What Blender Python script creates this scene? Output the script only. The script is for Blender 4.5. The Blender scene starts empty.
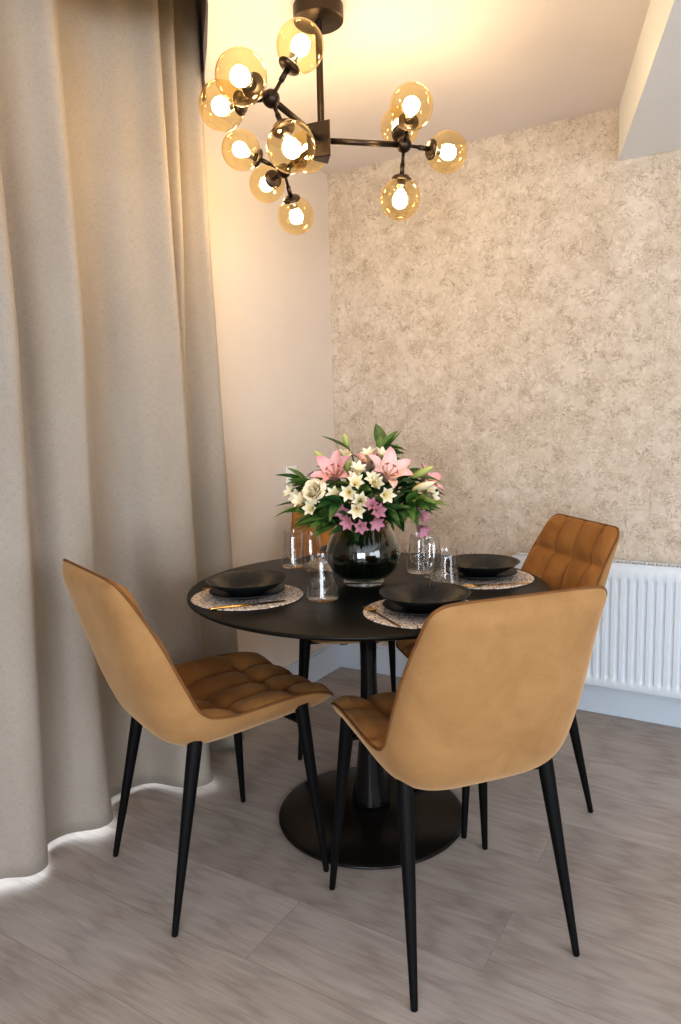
import bpy, bmesh, math, random
from mathutils import Vector, Matrix
PI = math.pi
random.seed(11)
SC = bpy.context.scene
COL = SC.collection

# ------------------------------------------------------------------ helpers
def tag(o, label=None, cat=None, group=None, kind=None):
    if label: o['label'] = label
    if cat: o['category'] = cat
    if group: o['group'] = group
    if kind: o['kind'] = kind
    return o

def empty(name, loc, rz=0.0):
    o = bpy.data.objects.new(name, None)
    o.empty_display_size = 0.05
    COL.objects.link(o)
    o.location = loc
    o.rotation_euler = (0, 0, rz)
    return o

class MB:
    """collects vertices and faces for ONE mesh"""
    def __init__(s): s.v = []; s.f = []
    def add(s, vs, fs):
        n = len(s.v); s.v += [tuple(v) for v in vs]; s.f += [tuple(i + n for i in f) for f in fs]; return s
    def box(s, a, b):
        x0, y0, z0 = a; x1, y1, z1 = b
        return s.add([(x0,y0,z0),(x1,y0,z0),(x1,y1,z0),(x0,y1,z0),(x0,y0,z1),(x1,y0,z1),(x1,y1,z1),(x0,y1,z1)],
                     [(0,3,2,1),(4,5,6,7),(0,1,5,4),(1,2,6,5),(2,3,7,6),(3,0,4,7)])
    def prism(s, poly, z0, z1):
        n = len(poly)
        vs = [(x, y, z0) for x, y in poly] + [(x, y, z1) for x, y in poly]
        fs = [tuple(range(n - 1, -1, -1)), tuple(range(n, 2 * n))]
        fs += [(i, (i + 1) % n, n + (i + 1) % n, n + i) for i in range(n)]
        return s.add(vs, fs)
    def lathe(s, prof, seg=48, c=(0, 0, 0), M=None, close=True):
        vs = []; fs = []; rings = []
        for r, z in prof:
            if r < 1e-5:
                rings.append([len(vs)]); vs.append((0, 0, z))
            else:
                rings.append(list(range(len(vs), len(vs) + seg)))
                vs += [(r * math.cos(2 * PI * k / seg), r * math.sin(2 * PI * k / seg), z) for k in range(seg)]
        for a, b in zip(rings[:-1], rings[1:]):
            for k in range(seg):
                k2 = (k + 1) % seg
                if len(a) == 1 and len(b) == 1: continue
                if len(a) == 1: fs.append((a[0], b[k2], b[k]))
                elif len(b) == 1: fs.append((a[k], a[k2], b[0]))
                else: fs.append((a[k], a[k2], b[k2], b[k]))
        if M is not None: vs = [M @ Vector(v) for v in vs]
        vs = [(v[0] + c[0], v[1] + c[1], v[2] + c[2]) for v in vs]
        return s.add(vs, fs)
    def tube(s, pts, rad, seg=10, closed=False, caps=True):
        pts = [Vector(p) for p in pts]; n = len(pts)
        if not hasattr(rad, '__len__'): rad = [rad] * n
        vs = []; prev = None
        for i, p in enumerate(pts):
            if closed: t = pts[(i + 1) % n] - pts[i - 1]
            else: t = pts[min(i + 1, n - 1)] - pts[max(i - 1, 0)]
            t.normalize()
            if prev is None:
                u = t.orthogonal().normalized()
            else:
                u = prev - t * prev.dot(t)
                u = u.normalized() if u.length > 1e-6 else t.orthogonal().normalized()
            prev = u; w = t.cross(u)
            vs += [p + (u * math.cos(2 * PI * k / seg) + w * math.sin(2 * PI * k / seg)) * rad[i] for k in range(seg)]
        fs = []
        for i in range(n if closed else n - 1):
            a = i * seg; b = ((i + 1) % n) * seg
            fs += [(a + k, a + (k + 1) % seg, b + (k + 1) % seg, b + k) for k in range(seg)]
        if caps and not closed:
            fs += [tuple(range(seg - 1, -1, -1)), tuple((n - 1) * seg + k for k in range(seg))]
        return s.add(vs, fs)
    def grid(s, rows):
        n = len(rows[0]); vs = [p for r in rows for p in r]
        fs = [(i * n + j, i * n + j + 1, (i + 1) * n + j + 1, (i + 1) * n + j) for i in range(len(rows) - 1) for j in range(n - 1)]
        return s.add(vs, fs)
    def mesh(s, name, m, smooth=True, weld=False):
        me = bpy.data.meshes.new(name)
        me.from_pydata(s.v, [], s.f)
        bm = bmesh.new(); bm.from_mesh(me)
        if weld: bmesh.ops.remove_doubles(bm, verts=bm.verts, dist=1e-5)
        bmesh.ops.recalc_face_normals(bm, faces=bm.faces)
        bm.to_mesh(me); bm.free()
        for p in me.polygons: p.use_smooth = smooth
        if m: me.materials.append(m)
        return me
    def build(s, name, m, parent=None, smooth=True, weld=False, sharp=None, bevel=None):
        o = bpy.data.objects.new(name, s.mesh(name, m, smooth, weld))
        COL.objects.link(o)
        if parent: o.parent = parent
        if sharp is not None: o.data.set_sharp_from_angle(angle=math.radians(sharp))
        if bevel:
            b = o.modifiers.new('bevel', 'BEVEL'); b.width = bevel; b.segments = 3; b.limit_method = 'ANGLE'; b.angle_limit = math.radians(40)
        return o

def copy_tree(o, parent=None):
    c = o.copy(); COL.objects.link(c)
    if parent: c.parent = parent
    for ch in list(o.children): copy_tree(ch, c)
    return c

def catmull(P, n):
    """evenly spaced points on a Catmull-Rom curve through tuples P"""
    D = len(P[0]); out = []
    E_ = [tuple(2 * P[0][d] - P[1][d] for d in range(D))] + list(P) + [tuple(2 * P[-1][d] - P[-2][d] for d in range(D))]
    for i in range(1, len(E_) - 2):
        p0, p1, p2, p3 = E_[i - 1:i + 3]
        for k in range(24):
            t = k / 24
            out.append(tuple(.5 * (2 * p1[d] + (p2[d] - p0[d]) * t + (2 * p0[d] - 5 * p1[d] + 4 * p2[d] - p3[d]) * t * t + (3 * p1[d] - p0[d] - 3 * p2[d] + p3[d]) * t ** 3) for d in range(D)))
    out.append(tuple(P[-1]))
    L = [0.0]
    for a, b in zip(out[:-1], out[1:]): L.append(L[-1] + math.dist(a, b))
    res = []; j = 0
    for i in range(n):
        s = L[-1] * i / (n - 1)
        while j < len(L) - 2 and L[j + 1] < s: j += 1
        f = (s - L[j]) / max(L[j + 1] - L[j], 1e-9)
        res.append(tuple(out[j][d] + (out[j + 1][d] - out[j][d]) * f for d in range(D)))
    return res, L[-1]

def interp(tab, x):
    if x <= tab[0][0]: return tab[0][1]
    for (a, b), (c, d) in zip(tab[:-1], tab[1:]):
        if x <= c:
            i = tab.index((c, d)); t = (x - a) / (c - a)
            sl = lambda k: (tab[min(k + 1, len(tab) - 1)][1] - tab[max(k - 1, 0)][1]) / (tab[min(k + 1, len(tab) - 1)][0] - tab[max(k - 1, 0)][0])
            m0, m1 = sl(i - 1) * (c - a), sl(i) * (c - a)
            return (2*t**3 - 3*t*t + 1) * b + (t**3 - 2*t*t + t) * m0 + (3*t*t - 2*t**3) * d + (t**3 - t*t) * m1
    return tab[-1][1]

# ------------------------------------------------------------------ materials
class NT:
    def __init__(s, name):
        s.m = bpy.data.materials.new(name); s.m.use_nodes = True
        s.t = s.m.node_tree; s.t.nodes.clear()
        s.out = s.n('ShaderNodeOutputMaterial')
    def n(s, ty, **kw):
        o = s.t.nodes.new(ty)
        for k, v in kw.items():
            if hasattr(o, k): setattr(o, k, v)
            else: o.inputs[k.replace('_', ' ')].default_value = v
        return o
    def l(s, a, b): s.t.links.new(a, b)
    def coord(s, kind='Object'): return s.n('ShaderNodeTexCoord').outputs[kind]
    def mapping(s, vec, scale=(1, 1, 1), rot=(0, 0, 0)):
        m = s.n('ShaderNodeMapping'); m.inputs['Scale'].default_value = scale; m.inputs['Rotation'].default_value = rot
        s.l(vec, m.inputs['Vector']); return m.outputs['Vector']
    def noise(s, vec, scale, detail=4, rough=.55, dist=0):
        o = s.n('ShaderNodeTexNoise'); s.l(vec, o.inputs['Vector'])
        o.inputs['Scale'].default_value = scale; o.inputs['Detail'].default_value = detail
        o.inputs['Roughness'].default_value = rough; o.inputs['Distortion'].default_value = dist
        return o.outputs['Fac']
    def ramp(s, fac, stops, interp='LINEAR'):
        o = s.n('ShaderNodeValToRGB'); s.l(fac, o.inputs['Fac']); e = o.color_ramp.elements
        o.color_ramp.interpolation = interp
        while len(e) < len(stops): e.new(.5)
        for k, (p, c) in enumerate(stops):
            e[k].position = p; e[k].color = (c[0], c[1], c[2], 1) if hasattr(c, '__len__') else (c, c, c, 1)
        return o.outputs['Color']
    def mix(s, fac, a, b, mode='MIX'):
        o = s.n('ShaderNodeMix', data_type='RGBA', blend_type=mode)
        for v, k in ((fac, 0), (a, 6), (b, 7)):
            if hasattr(v, 'is_linked'): s.l(v, o.inputs[k])
            elif hasattr(v, '__len__'): o.inputs[k].default_value = (v[0], v[1], v[2], 1)
            else: o.inputs[k].default_value = v
        return o.outputs[2]
    def math(s, op, a, b=0.0, clamp=False):
        o = s.n('ShaderNodeMath', operation=op); o.use_clamp = clamp
        for v, k in ((a, 0), (b, 1)):
            if hasattr(v, 'is_linked'): s.l(v, o.inputs[k])
            else: o.inputs[k].default_value = v
        return o.outputs[0]
    def bump(s, h, strength=.2, dist=.01):
        o = s.n('ShaderNodeBump'); o.inputs['Strength'].default_value = strength; o.inputs['Distance'].default_value = dist
        s.l(h, o.inputs['Height']); return o.outputs['Normal']
    def bsdf(s, color, rough=.5, metal=0.0, normal=None, **kw):
        b = s.n('ShaderNodeBsdfPrincipled')
        if hasattr(color, 'is_linked'): s.l(color, b.inputs['Base Color'])
        else: b.inputs['Base Color'].default_value = (*color, 1)
        if hasattr(rough, 'is_linked'): s.l(rough, b.inputs['Roughness'])
        else: b.inputs['Roughness'].default_value = rough
        b.inputs['Metallic'].default_value = metal
        if normal is not None: s.l(normal, b.inputs['Normal'])
        for k, v in kw.items():
            i = b.inputs[k.replace('_', ' ')]
            i.default_value = ((*v, 1) if len(i.default_value) == 4 else v) if hasattr(v, '__len__') else v
        s.l(b.outputs[0], s.out.inputs['Surface']); return b

def plain(name, color, rough=.5, metal=0.0, var=.06, scale=40, bump=0.0, **kw):
    N = NT(name); f = N.noise(N.coord(), scale, 3)
    c = N.ramp(f, [(.3, [x * (1 - var) for x in color]), (.7, [min(1, x * (1 + var)) for x in color])])
    N.bsdf(c, rough, metal, N.bump(f, bump, .002) if bump else None, **kw)
    return N.m

def thin_glass(name, tint, ior=1.45, rough=0.0, boost=1.0, gloss=(1, 1, 1), low=None, zs=(0, 1)):
    N = NT(name)
    tr = N.n('ShaderNodeBsdfTransparent'); tr.inputs['Color'].default_value = (*tint, 1)
    if low:                                            # tint deepens towards the bottom
        sp = N.n('ShaderNodeSeparateXYZ'); N.l(N.coord(), sp.inputs[0])
        N.l(N.ramp(N.math('DIVIDE', N.math('SUBTRACT', sp.outputs['Z'], zs[0]), zs[1] - zs[0]), [(0, low), (1, tint)]), tr.inputs['Color'])
    gl = N.n('ShaderNodeBsdfGlossy'); gl.inputs['Roughness'].default_value = rough; gl.inputs['Color'].default_value = (*gloss, 1)
    lw = N.n('ShaderNodeLayerWeight'); lw.inputs['Blend'].default_value = .5     # Schlick fresnel, alike from both sides
    f0 = ((ior - 1) / (ior + 1)) ** 2
    f = N.math('ADD', N.math('MULTIPLY', N.math('POWER', lw.outputs['Facing'], 4.0), .8 * boost), f0 * boost, clamp=True)
    mx = N.n('ShaderNodeMixShader'); N.l(f, mx.inputs[0]); N.l(tr.outputs[0], mx.inputs[1]); N.l(gl.outputs[0], mx.inputs[2])
    N.l(mx.outputs[0], N.out.inputs['Surface'])
    return N.m

def velvet(name, base, dark, sheen=.5):
    N = NT(name); co = N.coord()
    big = N.noise(co, 9, 4, .6, .6); fine = N.noise(co, 420, 2)
    c = N.ramp(big, [(.30, dark), (.62, base)])
    c = N.mix(.12, c, N.ramp(fine, [(.3, [x * .6 for x in base]), (.7, [min(1, x * 1.5) for x in base])]))
    N.bsdf(c, .85, 0, N.bump(fine, .08, .001), Sheen_Weight=sheen, Sheen_Roughness=.42, Sheen_Tint=(1, .72, .45), Specular_IOR_Level=.15)
    return N.m

M = {}
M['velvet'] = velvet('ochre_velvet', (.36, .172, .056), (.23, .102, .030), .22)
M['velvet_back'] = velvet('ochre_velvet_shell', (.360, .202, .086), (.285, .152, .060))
M['piping'] = plain('ochre_piping', (.17, .070, .018), .8, var=.15)
M['black_metal'] = plain('black_powder_coat', (.0045, .0045, .005), .5, 0.0, scale=200, bump=.05, Specular_IOR_Level=.16)
M['bronze'] = plain('dark_bronze', (.055, .040, .030), .36, .85)
def wood_black():
    N = NT('black_stained_wood'); co = N.mapping(N.coord(), (3, 45, 3), (0, 0, .5))
    f = N.noise(co, 2.2, 5, .6, .4)
    c = N.ramp(f, [(.3, (.004, .0036, .0035)), (.7, (.009, .008, .0072))])
    N.bsdf(c, N.ramp(f, [(.3, .34), (.7, .43)]), 0, N.bump(f, .05, .002), Specular_IOR_Level=.25)
    return N.m
M['table'] = wood_black()
M['gloss_black'] = plain('gloss_black_lacquer', (.005, .0045, .0045), .18, scale=60, Specular_IOR_Level=.35)
M['disc'] = plain('dark_base_plate', (.010, .008, .007), .22, scale=60, Specular_IOR_Level=.32)
M['plate'] = plain('matt_black_stoneware', (.016, .017, .019), .42, var=.2, scale=90)
M['gold'] = plain('brushed_gold', (.80, .45, .13), .25, 1.0)
M['amber'] = thin_glass('amber_glass', (.975, .90, .70), 1.5, 0, 1.6, (1, .85, .6))
M['clear'] = thin_glass('clear_glass', (.97, .975, .975), 1.5, 0, 1.6)
M['smoke'] = thin_glass('smoked_glass', (.76, .79, .78), 1.6, 0, 1.5, low=(.36, .43, .40), zs=(.07, .17))
M['chrome'] = plain('satin_chrome', (.55, .55, .56), .2, 1.0)
M['radiator'] = plain('white_enamel', (.64, .69, .745), .35, var=.008)
M['white_trim'] = plain('white_trim_paint', (.56, .61, .67), .45, var=.008)
M['white_plastic'] = plain('white_plastic', (.78, .77, .76), .35)
M['ceiling'] = plain('ceiling_paint', (.77, .72, .715), .9, scale=6, var=.01)
M['beam'] = plain('beam_daylit_paint', (.82, .85, .88), .9, scale=6, var=.01)  # cool daylight on the underside is put into the paint colour
M['wall_paint'] = plain('warm_wall_paint', (.66, .585, .52), .9, scale=8, var=.015)
M['slot'] = plain('recess_shade_paint', (.30, .25, .20), .9)  # shade inside the recess is put into this darker colour

def wallpaper():
    N = NT('mottled_wallpaper'); co = N.coord()
    warp = N.noise(co, 11, 4, .6, .5)
    v = N.n('ShaderNodeVectorMath', operation='ADD'); N.l(co, v.inputs[0])
    n2 = N.n('ShaderNodeTexNoise'); N.l(co, n2.inputs['Vector']); n2.inputs['Scale'].default_value = 22; n2.inputs['Detail'].default_value = 3
    sc = N.n('ShaderNodeVectorMath', operation='SCALE'); N.l(n2.outputs['Color'], sc.inputs[0]); sc.inputs['Scale'].default_value = .06
    N.l(sc.outputs[0], v.inputs[1])
    # squiggly strokes: thin bands of a warped noise
    a = N.noise(v.outputs[0], 27, 5, .62, 1.2)
    st = N.ramp(N.math('ABSOLUTE', N.math('SUBTRACT', a, .5)), [(.0, 1.0), (.035, .0)])
    a2 = N.noise(v.outputs[0], 60, 4, .6, .8)
    st2 = N.ramp(N.math('ABSOLUTE', N.math('SUBTRACT', a2, .52)), [(.0, 1.0), (.04, .0)])
    patch = N.ramp(warp, [(.42, 0.0), (.62, 1.0)])
    patch2 = N.ramp(N.noise(co, 17, 3, .6), [(.42, 0.15), (.6, 1.0)])
    base = N.ramp(N.noise(co, 6, 4), [(.3, (.55, .47, .385)), (.7, (.64, .565, .485))])
    base = N.mix(N.math('MULTIPLY', patch, .30), base, (.43, .345, .262))
    light = N.ramp(N.noise(v.outputs[0], 45, 4, .6), [(.52, 0.0), (.66, .55)])
    c = N.mix(light, base, (.70, .63, .55))
    c = N.mix(N.math('MULTIPLY', N.math('MULTIPLY', st, patch2), .90), c, (.27, .205, .145))
    c = N.mix(N.math('MULTIPLY', N.math('MULTIPLY', st2, patch), .7), c, (.30, .24, .175))
    # paper joints every 0.53 m, one at x = 0.936
    sep = N.n('ShaderNodeSeparateXYZ'); N.l(co, sep.inputs[0])
    fx = N.math('FRACT', N.math('DIVIDE', N.math('ADD', sep.outputs['X'], -.9364 + 5.3 + .265), .53))
    seam = N.ramp(N.math('ABSOLUTE', N.math('SUBTRACT', fx, .5)), [(0.0, 1.0), (.0035, 0.0)])
    c = N.mix(N.math('MULTIPLY', seam, .28), c, (.26, .2, .15))
    N.bsdf(c, .75, 0, N.bump(a, .15, .002), Specular_IOR_Level=.25)
    return N.m
M['wallpaper'] = wallpaper()

def floor_mat():
    N = NT('grey_oak_planks'); co = N.coord()
    br = N.n('ShaderNodeTexBrick'); N.l(N.mapping(co, (1, 1, 1)), br.inputs['Vector'])
    br.offset = .37; br.squash = 1
    br.inputs['Scale'].default_value = 1; br.inputs['Brick Width'].default_value = 1.35; br.inputs['Row Height'].default_value = .232
    br.inputs['Mortar Size'].default_value = .0012; br.inputs['Mortar Smooth'].default_value = .3; br.inputs['Bias'].default_value = 0
    br.inputs['Color1'].default_value = (0, 0, 0, 1); br.inputs['Color2'].default_value = (1, 1, 1, 1); br.inputs['Mortar'].default_value = (.5, .5, .5, 1)
    off = N.n('ShaderNodeVectorMath', operation='SCALE'); N.l(br.outputs['Color'], off.inputs[0]); off.inputs['Scale'].default_value = 7.3
    ad = N.n('ShaderNodeVectorMath', operation='ADD'); N.l(co, ad.inputs[0]); N.l(off.outputs[0], ad.inputs[1])
    g1 = N.noise(N.mapping(ad.outputs[0], (1.3, 11, 1)), 2.6, 7, .62, 1.4)
    g2 = N.noise(N.mapping(ad.outputs[0], (4, 90, 1)), 2.0, 4, .6, .3)
    g3 = N.noise(N.mapping(ad.outputs[0], (1.1, 3, 1)), 1.7, 3, .5, .8)
    rings = N.n('ShaderNodeTexWave', wave_type='RINGS'); rings.rings_direction = 'Y'
    N.l(N.mapping(ad.outputs[0], (.55, 5, 1)), rings.inputs['Vector']); rings.inputs['Scale'].default_value = 4.5
    rings.inputs['Distortion'].default_value = 6; rings.inputs['Detail'].default_value = 3; rings.inputs['Detail Scale'].default_value = 1.2
    c = N.ramp(g1, [(.28, (.27, .222, .192)), (.5, (.385, .332, .298)), (.70, (.475, .424, .388))])
    c = N.mix(.34, c, N.ramp(rings.outputs['Fac'], [(.0, (.19, .152, .128)), (.22, (.37, .318, .285)), (1, (.49, .438, .404))]))
    c = N.mix(.30, c, N.ramp(g2, [(.35, (.27, .225, .195)), (.65, (.49, .438, .40))]))
    c = N.mix(.25, c, N.ramp(g3, [(.35, (.32, .265, .23)), (.65, (.46, .415, .385))]))
    tone = N.ramp(br.outputs['Color'], [(0, (.90, .89, .88)), (1, (1.08, 1.08, 1.08))])
    c = N.mix(1.0, c, tone, 'MULTIPLY')
    c = N.mix(N.math('MULTIPLY', br.outputs['Fac'], .4), c, (.14, .11, .09))
    N.bsdf(c, N.ramp(g1, [(.3, .52), (.7, .42)]), 0, N.bump(g2, .07, .002), Specular_IOR_Level=.4)
    return N.m
M['floor'] = floor_mat()

def curtain_mat():
    N = NT('beige_woven_curtain'); co = N.coord('UV')
    w1 = N.noise(N.mapping(co, (900, 60, 1)), 1, 2); w2 = N.noise(N.mapping(co, (60, 900, 1)), 1, 2)
    w = N.math('ADD', w1, w2)
    sl = N.noise(N.mapping(co, (8, 3, 1)), 1, 3)
    c = N.ramp(w, [(.75, (.270, .228, .187)), (1.25, (.37, .320, .270))])
    c = N.mix(.3, c, N.ramp(sl, [(.3, (.275, .235, .197)), (.7, (.36, .315, .270))]))
    N.bsdf(c, .9, 0, N.bump(w, .12, .001), Sheen_Weight=.15, Sheen_Roughness=.5, Specular_IOR_Level=.1)
    return N.m
M['curtain'] = curtain_mat()

def placemat_mat():
    N = NT('woven_speckled_placemat'); co = N.coord()
    v = N.n('ShaderNodeTexVoronoi'); N.l(co, v.inputs['Vector']); v.inputs['Scale'].default_value = 230
    c = N.ramp(v.outputs['Color'], [(.0, (.05, .035, .03)), (.17, (.30, .21, .16)), (.33, (.62, .53, .46)), (.7, (.80, .73, .67))], 'CONSTANT')
    N.bsdf(c, .8, 0, N.bump(v.outputs['Distance'], .5, .003))
    return N.m
M['placemat'] = placemat_mat()

def emission(name, col, st):
    N = NT(name); e = N.n('ShaderNodeEmission'); e.inputs['Color'].default_value = (*col, 1); e.inputs['Strength'].default_value = st
    N.l(e.outputs[0], N.out.inputs['Surface']); return N.m
BULB = 72.0
M['bulb'] = emission('warm_bulb_glow', (1, .76, .49), BULB)

def petal_mat(name, base, tip, rough=.6):
    N = NT(name); u = N.n('ShaderNodeSeparateXYZ'); N.l(N.coord('UV'), u.inputs[0])
    c = N.ramp(u.outputs['X'], [(.0, base), (.45, [(a + b) / 2 for a, b in zip(base, tip)]), (1, tip)])
    f = N.noise(N.coord(), 160, 2); c = N.mix(.12, c, N.ramp(f, [(.3, [x * .7 for x in tip]), (.7, tip)]))
    N.bsdf(c, rough, 0, None, Subsurface_Weight=.12, Subsurface_Radius=(.006, .004, .003), Subsurface_Scale=.5)
    return N.m
M['lily'] = petal_mat('pink_lily_petal', (.84, .56, .44), (.76, .37, .41))
M['lily_pale'] = petal_mat('pale_pink_lily_petal', (.87, .68, .55), (.80, .47, .46))
M['rose'] = petal_mat('cream_rose_petal', (.55, .40, .13), (.88, .78, .58))  # darker petal base paints in the shading inside the bloom
M['white_flower'] = petal_mat('white_alstroemeria_petal', (.78, .62, .22), (.86, .80, .66))
M['purple_flower'] = petal_mat('mauve_alstroemeria_petal', (.66, .40, .38), (.50, .20, .29))
M['bud_green'] = petal_mat('green_bud', (.22, .30, .06), (.50, .52, .18))
M['stamen'] = plain('rust_stamen', (.32, .10, .02), .7)
M['stem'] = plain('green_stem', (.05, .10, .025), .55)
def leaf_mat(name, a, b):
    N = NT(name); f = N.noise(N.coord(), 30, 3)
    N.bsdf(N.ramp(f, [(.3, a), (.7, b)]), .42, 0, None, Specular_IOR_Level=.5); return N.m
M['leaf'] = leaf_mat('dark_green_leaf', (.022, .065, .018), (.060, .140, .035))
M['leaf_light'] = leaf_mat('fresh_green_leaf', (.06, .14, .03), (.15, .25, .06))

# ------------------------------------------------------------------ the room
H = 2.4255
def struct(name, mb, m, smooth=False, **kw):
    o = mb.build(name, m, None, smooth, **kw); o['kind'] = 'structure'; return o
X1, Y1 = 4.6, -6.0
struct('floor', MB().box((-1.6, Y1 - .1, -.12), (X1 + .1, .1, 0)), M['floor'])
# ceiling: a slab with a recess for the curtain along the left wall (cut edge runs obliquely)
cut = [(-.12, -.85), (.06, -.925), (.165, -1.055), (.31, -1.205), (.455, -1.365), (.49, -1.41), (.40, -1.50), (.19, -1.62), (.150, -1.75), (.150, Y1)]
poly = cut + [(X1 + .1, Y1), (X1 + .1, .1), (-.12, .1)]
struct('ceiling', MB().prism(poly, H, H + .10), M['ceiling'])
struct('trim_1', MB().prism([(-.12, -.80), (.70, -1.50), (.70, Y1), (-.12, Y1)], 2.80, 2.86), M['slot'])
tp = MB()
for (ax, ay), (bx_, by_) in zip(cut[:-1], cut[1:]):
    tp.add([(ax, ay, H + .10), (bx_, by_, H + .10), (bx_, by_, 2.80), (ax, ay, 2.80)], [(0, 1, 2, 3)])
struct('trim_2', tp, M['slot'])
# back wall and left wall with the balcony-window opening behind the curtain
struct('wall_back', MB().box((-.12, 0, 0), (X1 + .1, .1, H)), M['wallpaper'])
WY0, WY1, WH = -1.12, -3.3, 2.30
wl = MB().box((-.12, WY0, 0), (0, 0, 2.80)).box((-.12, Y1, 0), (0, WY1, 2.80)).box((-.12, WY1, WH), (0, WY0, 2.80))
struct('wall_left', wl, M['wall_paint'])
wf = MB()
for y in (WY0, (WY0 + WY1) / 2, WY1):
    wf.box((-.10, y - .035, .0), (-.04, y + .035, WH))
wf.box((-.10, WY1, 0), (-.04, WY0, .05)); wf.box((-.10, WY1, WH - .07), (-.04, WY0, WH))
win1 = struct('window_1', wf, M['white_trim'], bevel=.004)
gl = MB().box((-.078, WY1 + .03, .05), (-.070, WY0 - .03, WH - .06)).build('window_pane', M['clear'], win1, False)
# right wall and rear wall of the living area, with a large window behind the photographer's right
RY0, RY1, RZ0, RZ1 = -1.7, -4.7, .55, 2.25
wr = MB().box((X1, RY0, 0), (X1 + .1, 0, H)).box((X1, Y1, 0), (X1 + .1, RY1, H)).box((X1, RY1, 0), (X1 + .1, RY0, RZ0)).box((X1, RY1, RZ1), (X1 + .1, RY0, H))
struct('wall_right', wr, M['wall_paint'])
QX0, QX1, QZ0, QZ1 = 1.7, 4.3, .35, 2.25
struct('wall_rear', MB().box((-.12, Y1 - .1, 0), (QX0, Y1, 2.80)).box((QX1, Y1 - .1, 0), (X1 + .1, Y1, 2.80)).box((QX0, Y1 - .1, 0), (QX1, Y1, QZ0)).box((QX0, Y1 - .1, QZ1), (QX1, Y1, 2.80)), M['wall_paint'])
wf = MB()
for x in (QX0, (QX0 + QX1) / 2, QX1): wf.box((x - .03, Y1 - .08, QZ0), (x + .03, Y1 - .02, QZ1))
wf.box((QX0, Y1 - .08, QZ0), (QX1, Y1 - .02, QZ0 + .06)); wf.box((QX0, Y1 - .08, QZ1 - .06), (QX1, Y1 - .02, QZ1))
struct('window_3', wf, M['white_trim'])
wf = MB()
for y in (RY0, (RY0 + RY1) / 2, RY1): wf.box((X1 + .02, y - .03, RZ0), (X1 + .08, y + .03, RZ1))
wf.box((X1 + .02, RY1, RZ0), (X1 + .08, RY0, RZ0 + .06)); wf.box((X1 + .02, RY1, RZ1 - .06), (X1 + .08, RY0, RZ1))
struct('window_2', wf, M['white_trim'])
# boxed beam under the ceiling at the right, running slightly obliquely
bd = Vector((.29, -1.0)).normalized()
b0 = Vector((1.3155, -.002)); b1 = b0 + bd * 5.9
struct('trim_3', MB().prism([tuple(b0), (b0.x + 1.5, -.002), (b1.x + 1.3, b1.y), tuple(b1)], 2.226, H - .001), M['beam'])
# skirting boards
bb = MB().prism([(0, -.016), (0, -.001), (X1, -.001), (X1, -.016)], 0, .132).prism([(0, -.010), (0, -.001), (X1, -.001), (X1, -.010)], .132, .145)
struct('baseboard_back', bb, M['white_trim'], bevel=.003)
bl_ = MB().box((.001, WY0 + .04, 0), (.016, -.017, .132)).box((.001, WY0 + .04, .132), (.010, -.011, .145))
struct('baseboard_left', bl_, M['white_trim'], bevel=.003)

# ------------------------------------------------------------------ curtain
def make_curtain():
    bot = [(.05, -3.62), (.19, -3.50), (.05, -3.37), (.20, -3.24), (.13, -3.12), (.05, -2.98), (.21, -2.85), (.05, -2.70), (.20, -2.56), (.05, -2.42), (.20, -2.28), (.06, -2.15), (.09, -2.08), (.075, -2.02), (.10, -1.97),
           (.150, -1.915), (.135, -1.855), (.055, -1.81), (.060, -1.74), (.122, -1.67), (.118, -1.605), (.030, -1.55),
           (.012, -1.45), (.060, -1.38), (.185, -1.350), (.240, -1.29), (.205, -1.240), (.070, -1.195), (.030, -1.12),
           (.075, -1.060), (.140, -1.020), (.125, -.960), (.050, -.905)]
    top = [(.05, -3.62), (.19, -3.50), (.05, -3.37), (.19, -3.24), (.13, -3.12), (.04, -2.98), (.19, -2.85), (.04, -2.70), (.19, -2.56), (.04, -2.42), (.19, -2.28), (.05, -2.15), (.17, -2.06), (.06, -1.99), (.13, -1.93),
           (.190, -1.875), (.120, -1.82), (.035, -1.775), (.100, -1.71), (.195, -1.655), (.110, -1.60), (.045, -1.55),
           (.025, -1.45), (.090, -1.385), (.130, -1.345), (.205, -1.285), (.130, -1.235), (.100, -1.205), (.150, -1.175), (.040, -1.125),
           (.085, -1.075), (.135, -1.040), (.110, -1.000), (.055, -.970)]
    n = 420
    Bc, _ = catmull(bot, n); Tc, _ = catmull(top, n)
    rows = []; rnd = random.Random(5)
    ph = [rnd.random() * 6 for _ in range(6)]
    nz = 60
    for k in range(nz):
        t = k / (nz - 1)                        # 0 bottom .. 1 top
        z = .018 + t * (2.74 - .018)
        e = min(1, t * 1.5) ** .8
        row = []
        for i in range(n):
            s = i / (n - 1)
            x = Bc[i][0] * (1 - e) + Tc[i][0] * e; y = Bc[i][1] * (1 - e) + Tc[i][1] * e
            x += .005 * math.sin(s * 95 + ph[0] + 2.2 * t) + .005 * math.sin(s * 41 + ph[1] + 3 * t)
            y += .006 * math.sin(s * 60 + 4 * t + ph[2])
            x = .09 + (x - .09) * (1 - .52 * min(1, max(0, (t - .55) / .33)) * min(1, max(0, (-1.15 - y) / .5)))
            zz = z
            if k == 0: zz = z + .006 * math.sin(s * 47 + ph[3])
            row.append((x, y, zz))
        rows.append(row)
    mb = MB().grid(rows)
    o = mb.build('curtain', M['curtain'])
    me = o.data; uv = me.uv_layers.new(name='UVMap')
    for lp in me.loops:
        vi = lp.vertex_index; uv.data[lp.index].uv = ((vi % n) / n * 3.4, (vi // n) / nz * 2.7)
    so = o.modifiers.new('thickness', 'SOLIDIFY'); so.thickness = .002; so.offset = 0
    return o
cur = make_curtain()
tag(cur, 'tall beige floor-length curtain hanging in soft folds down the left side', 'curtain')
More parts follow.
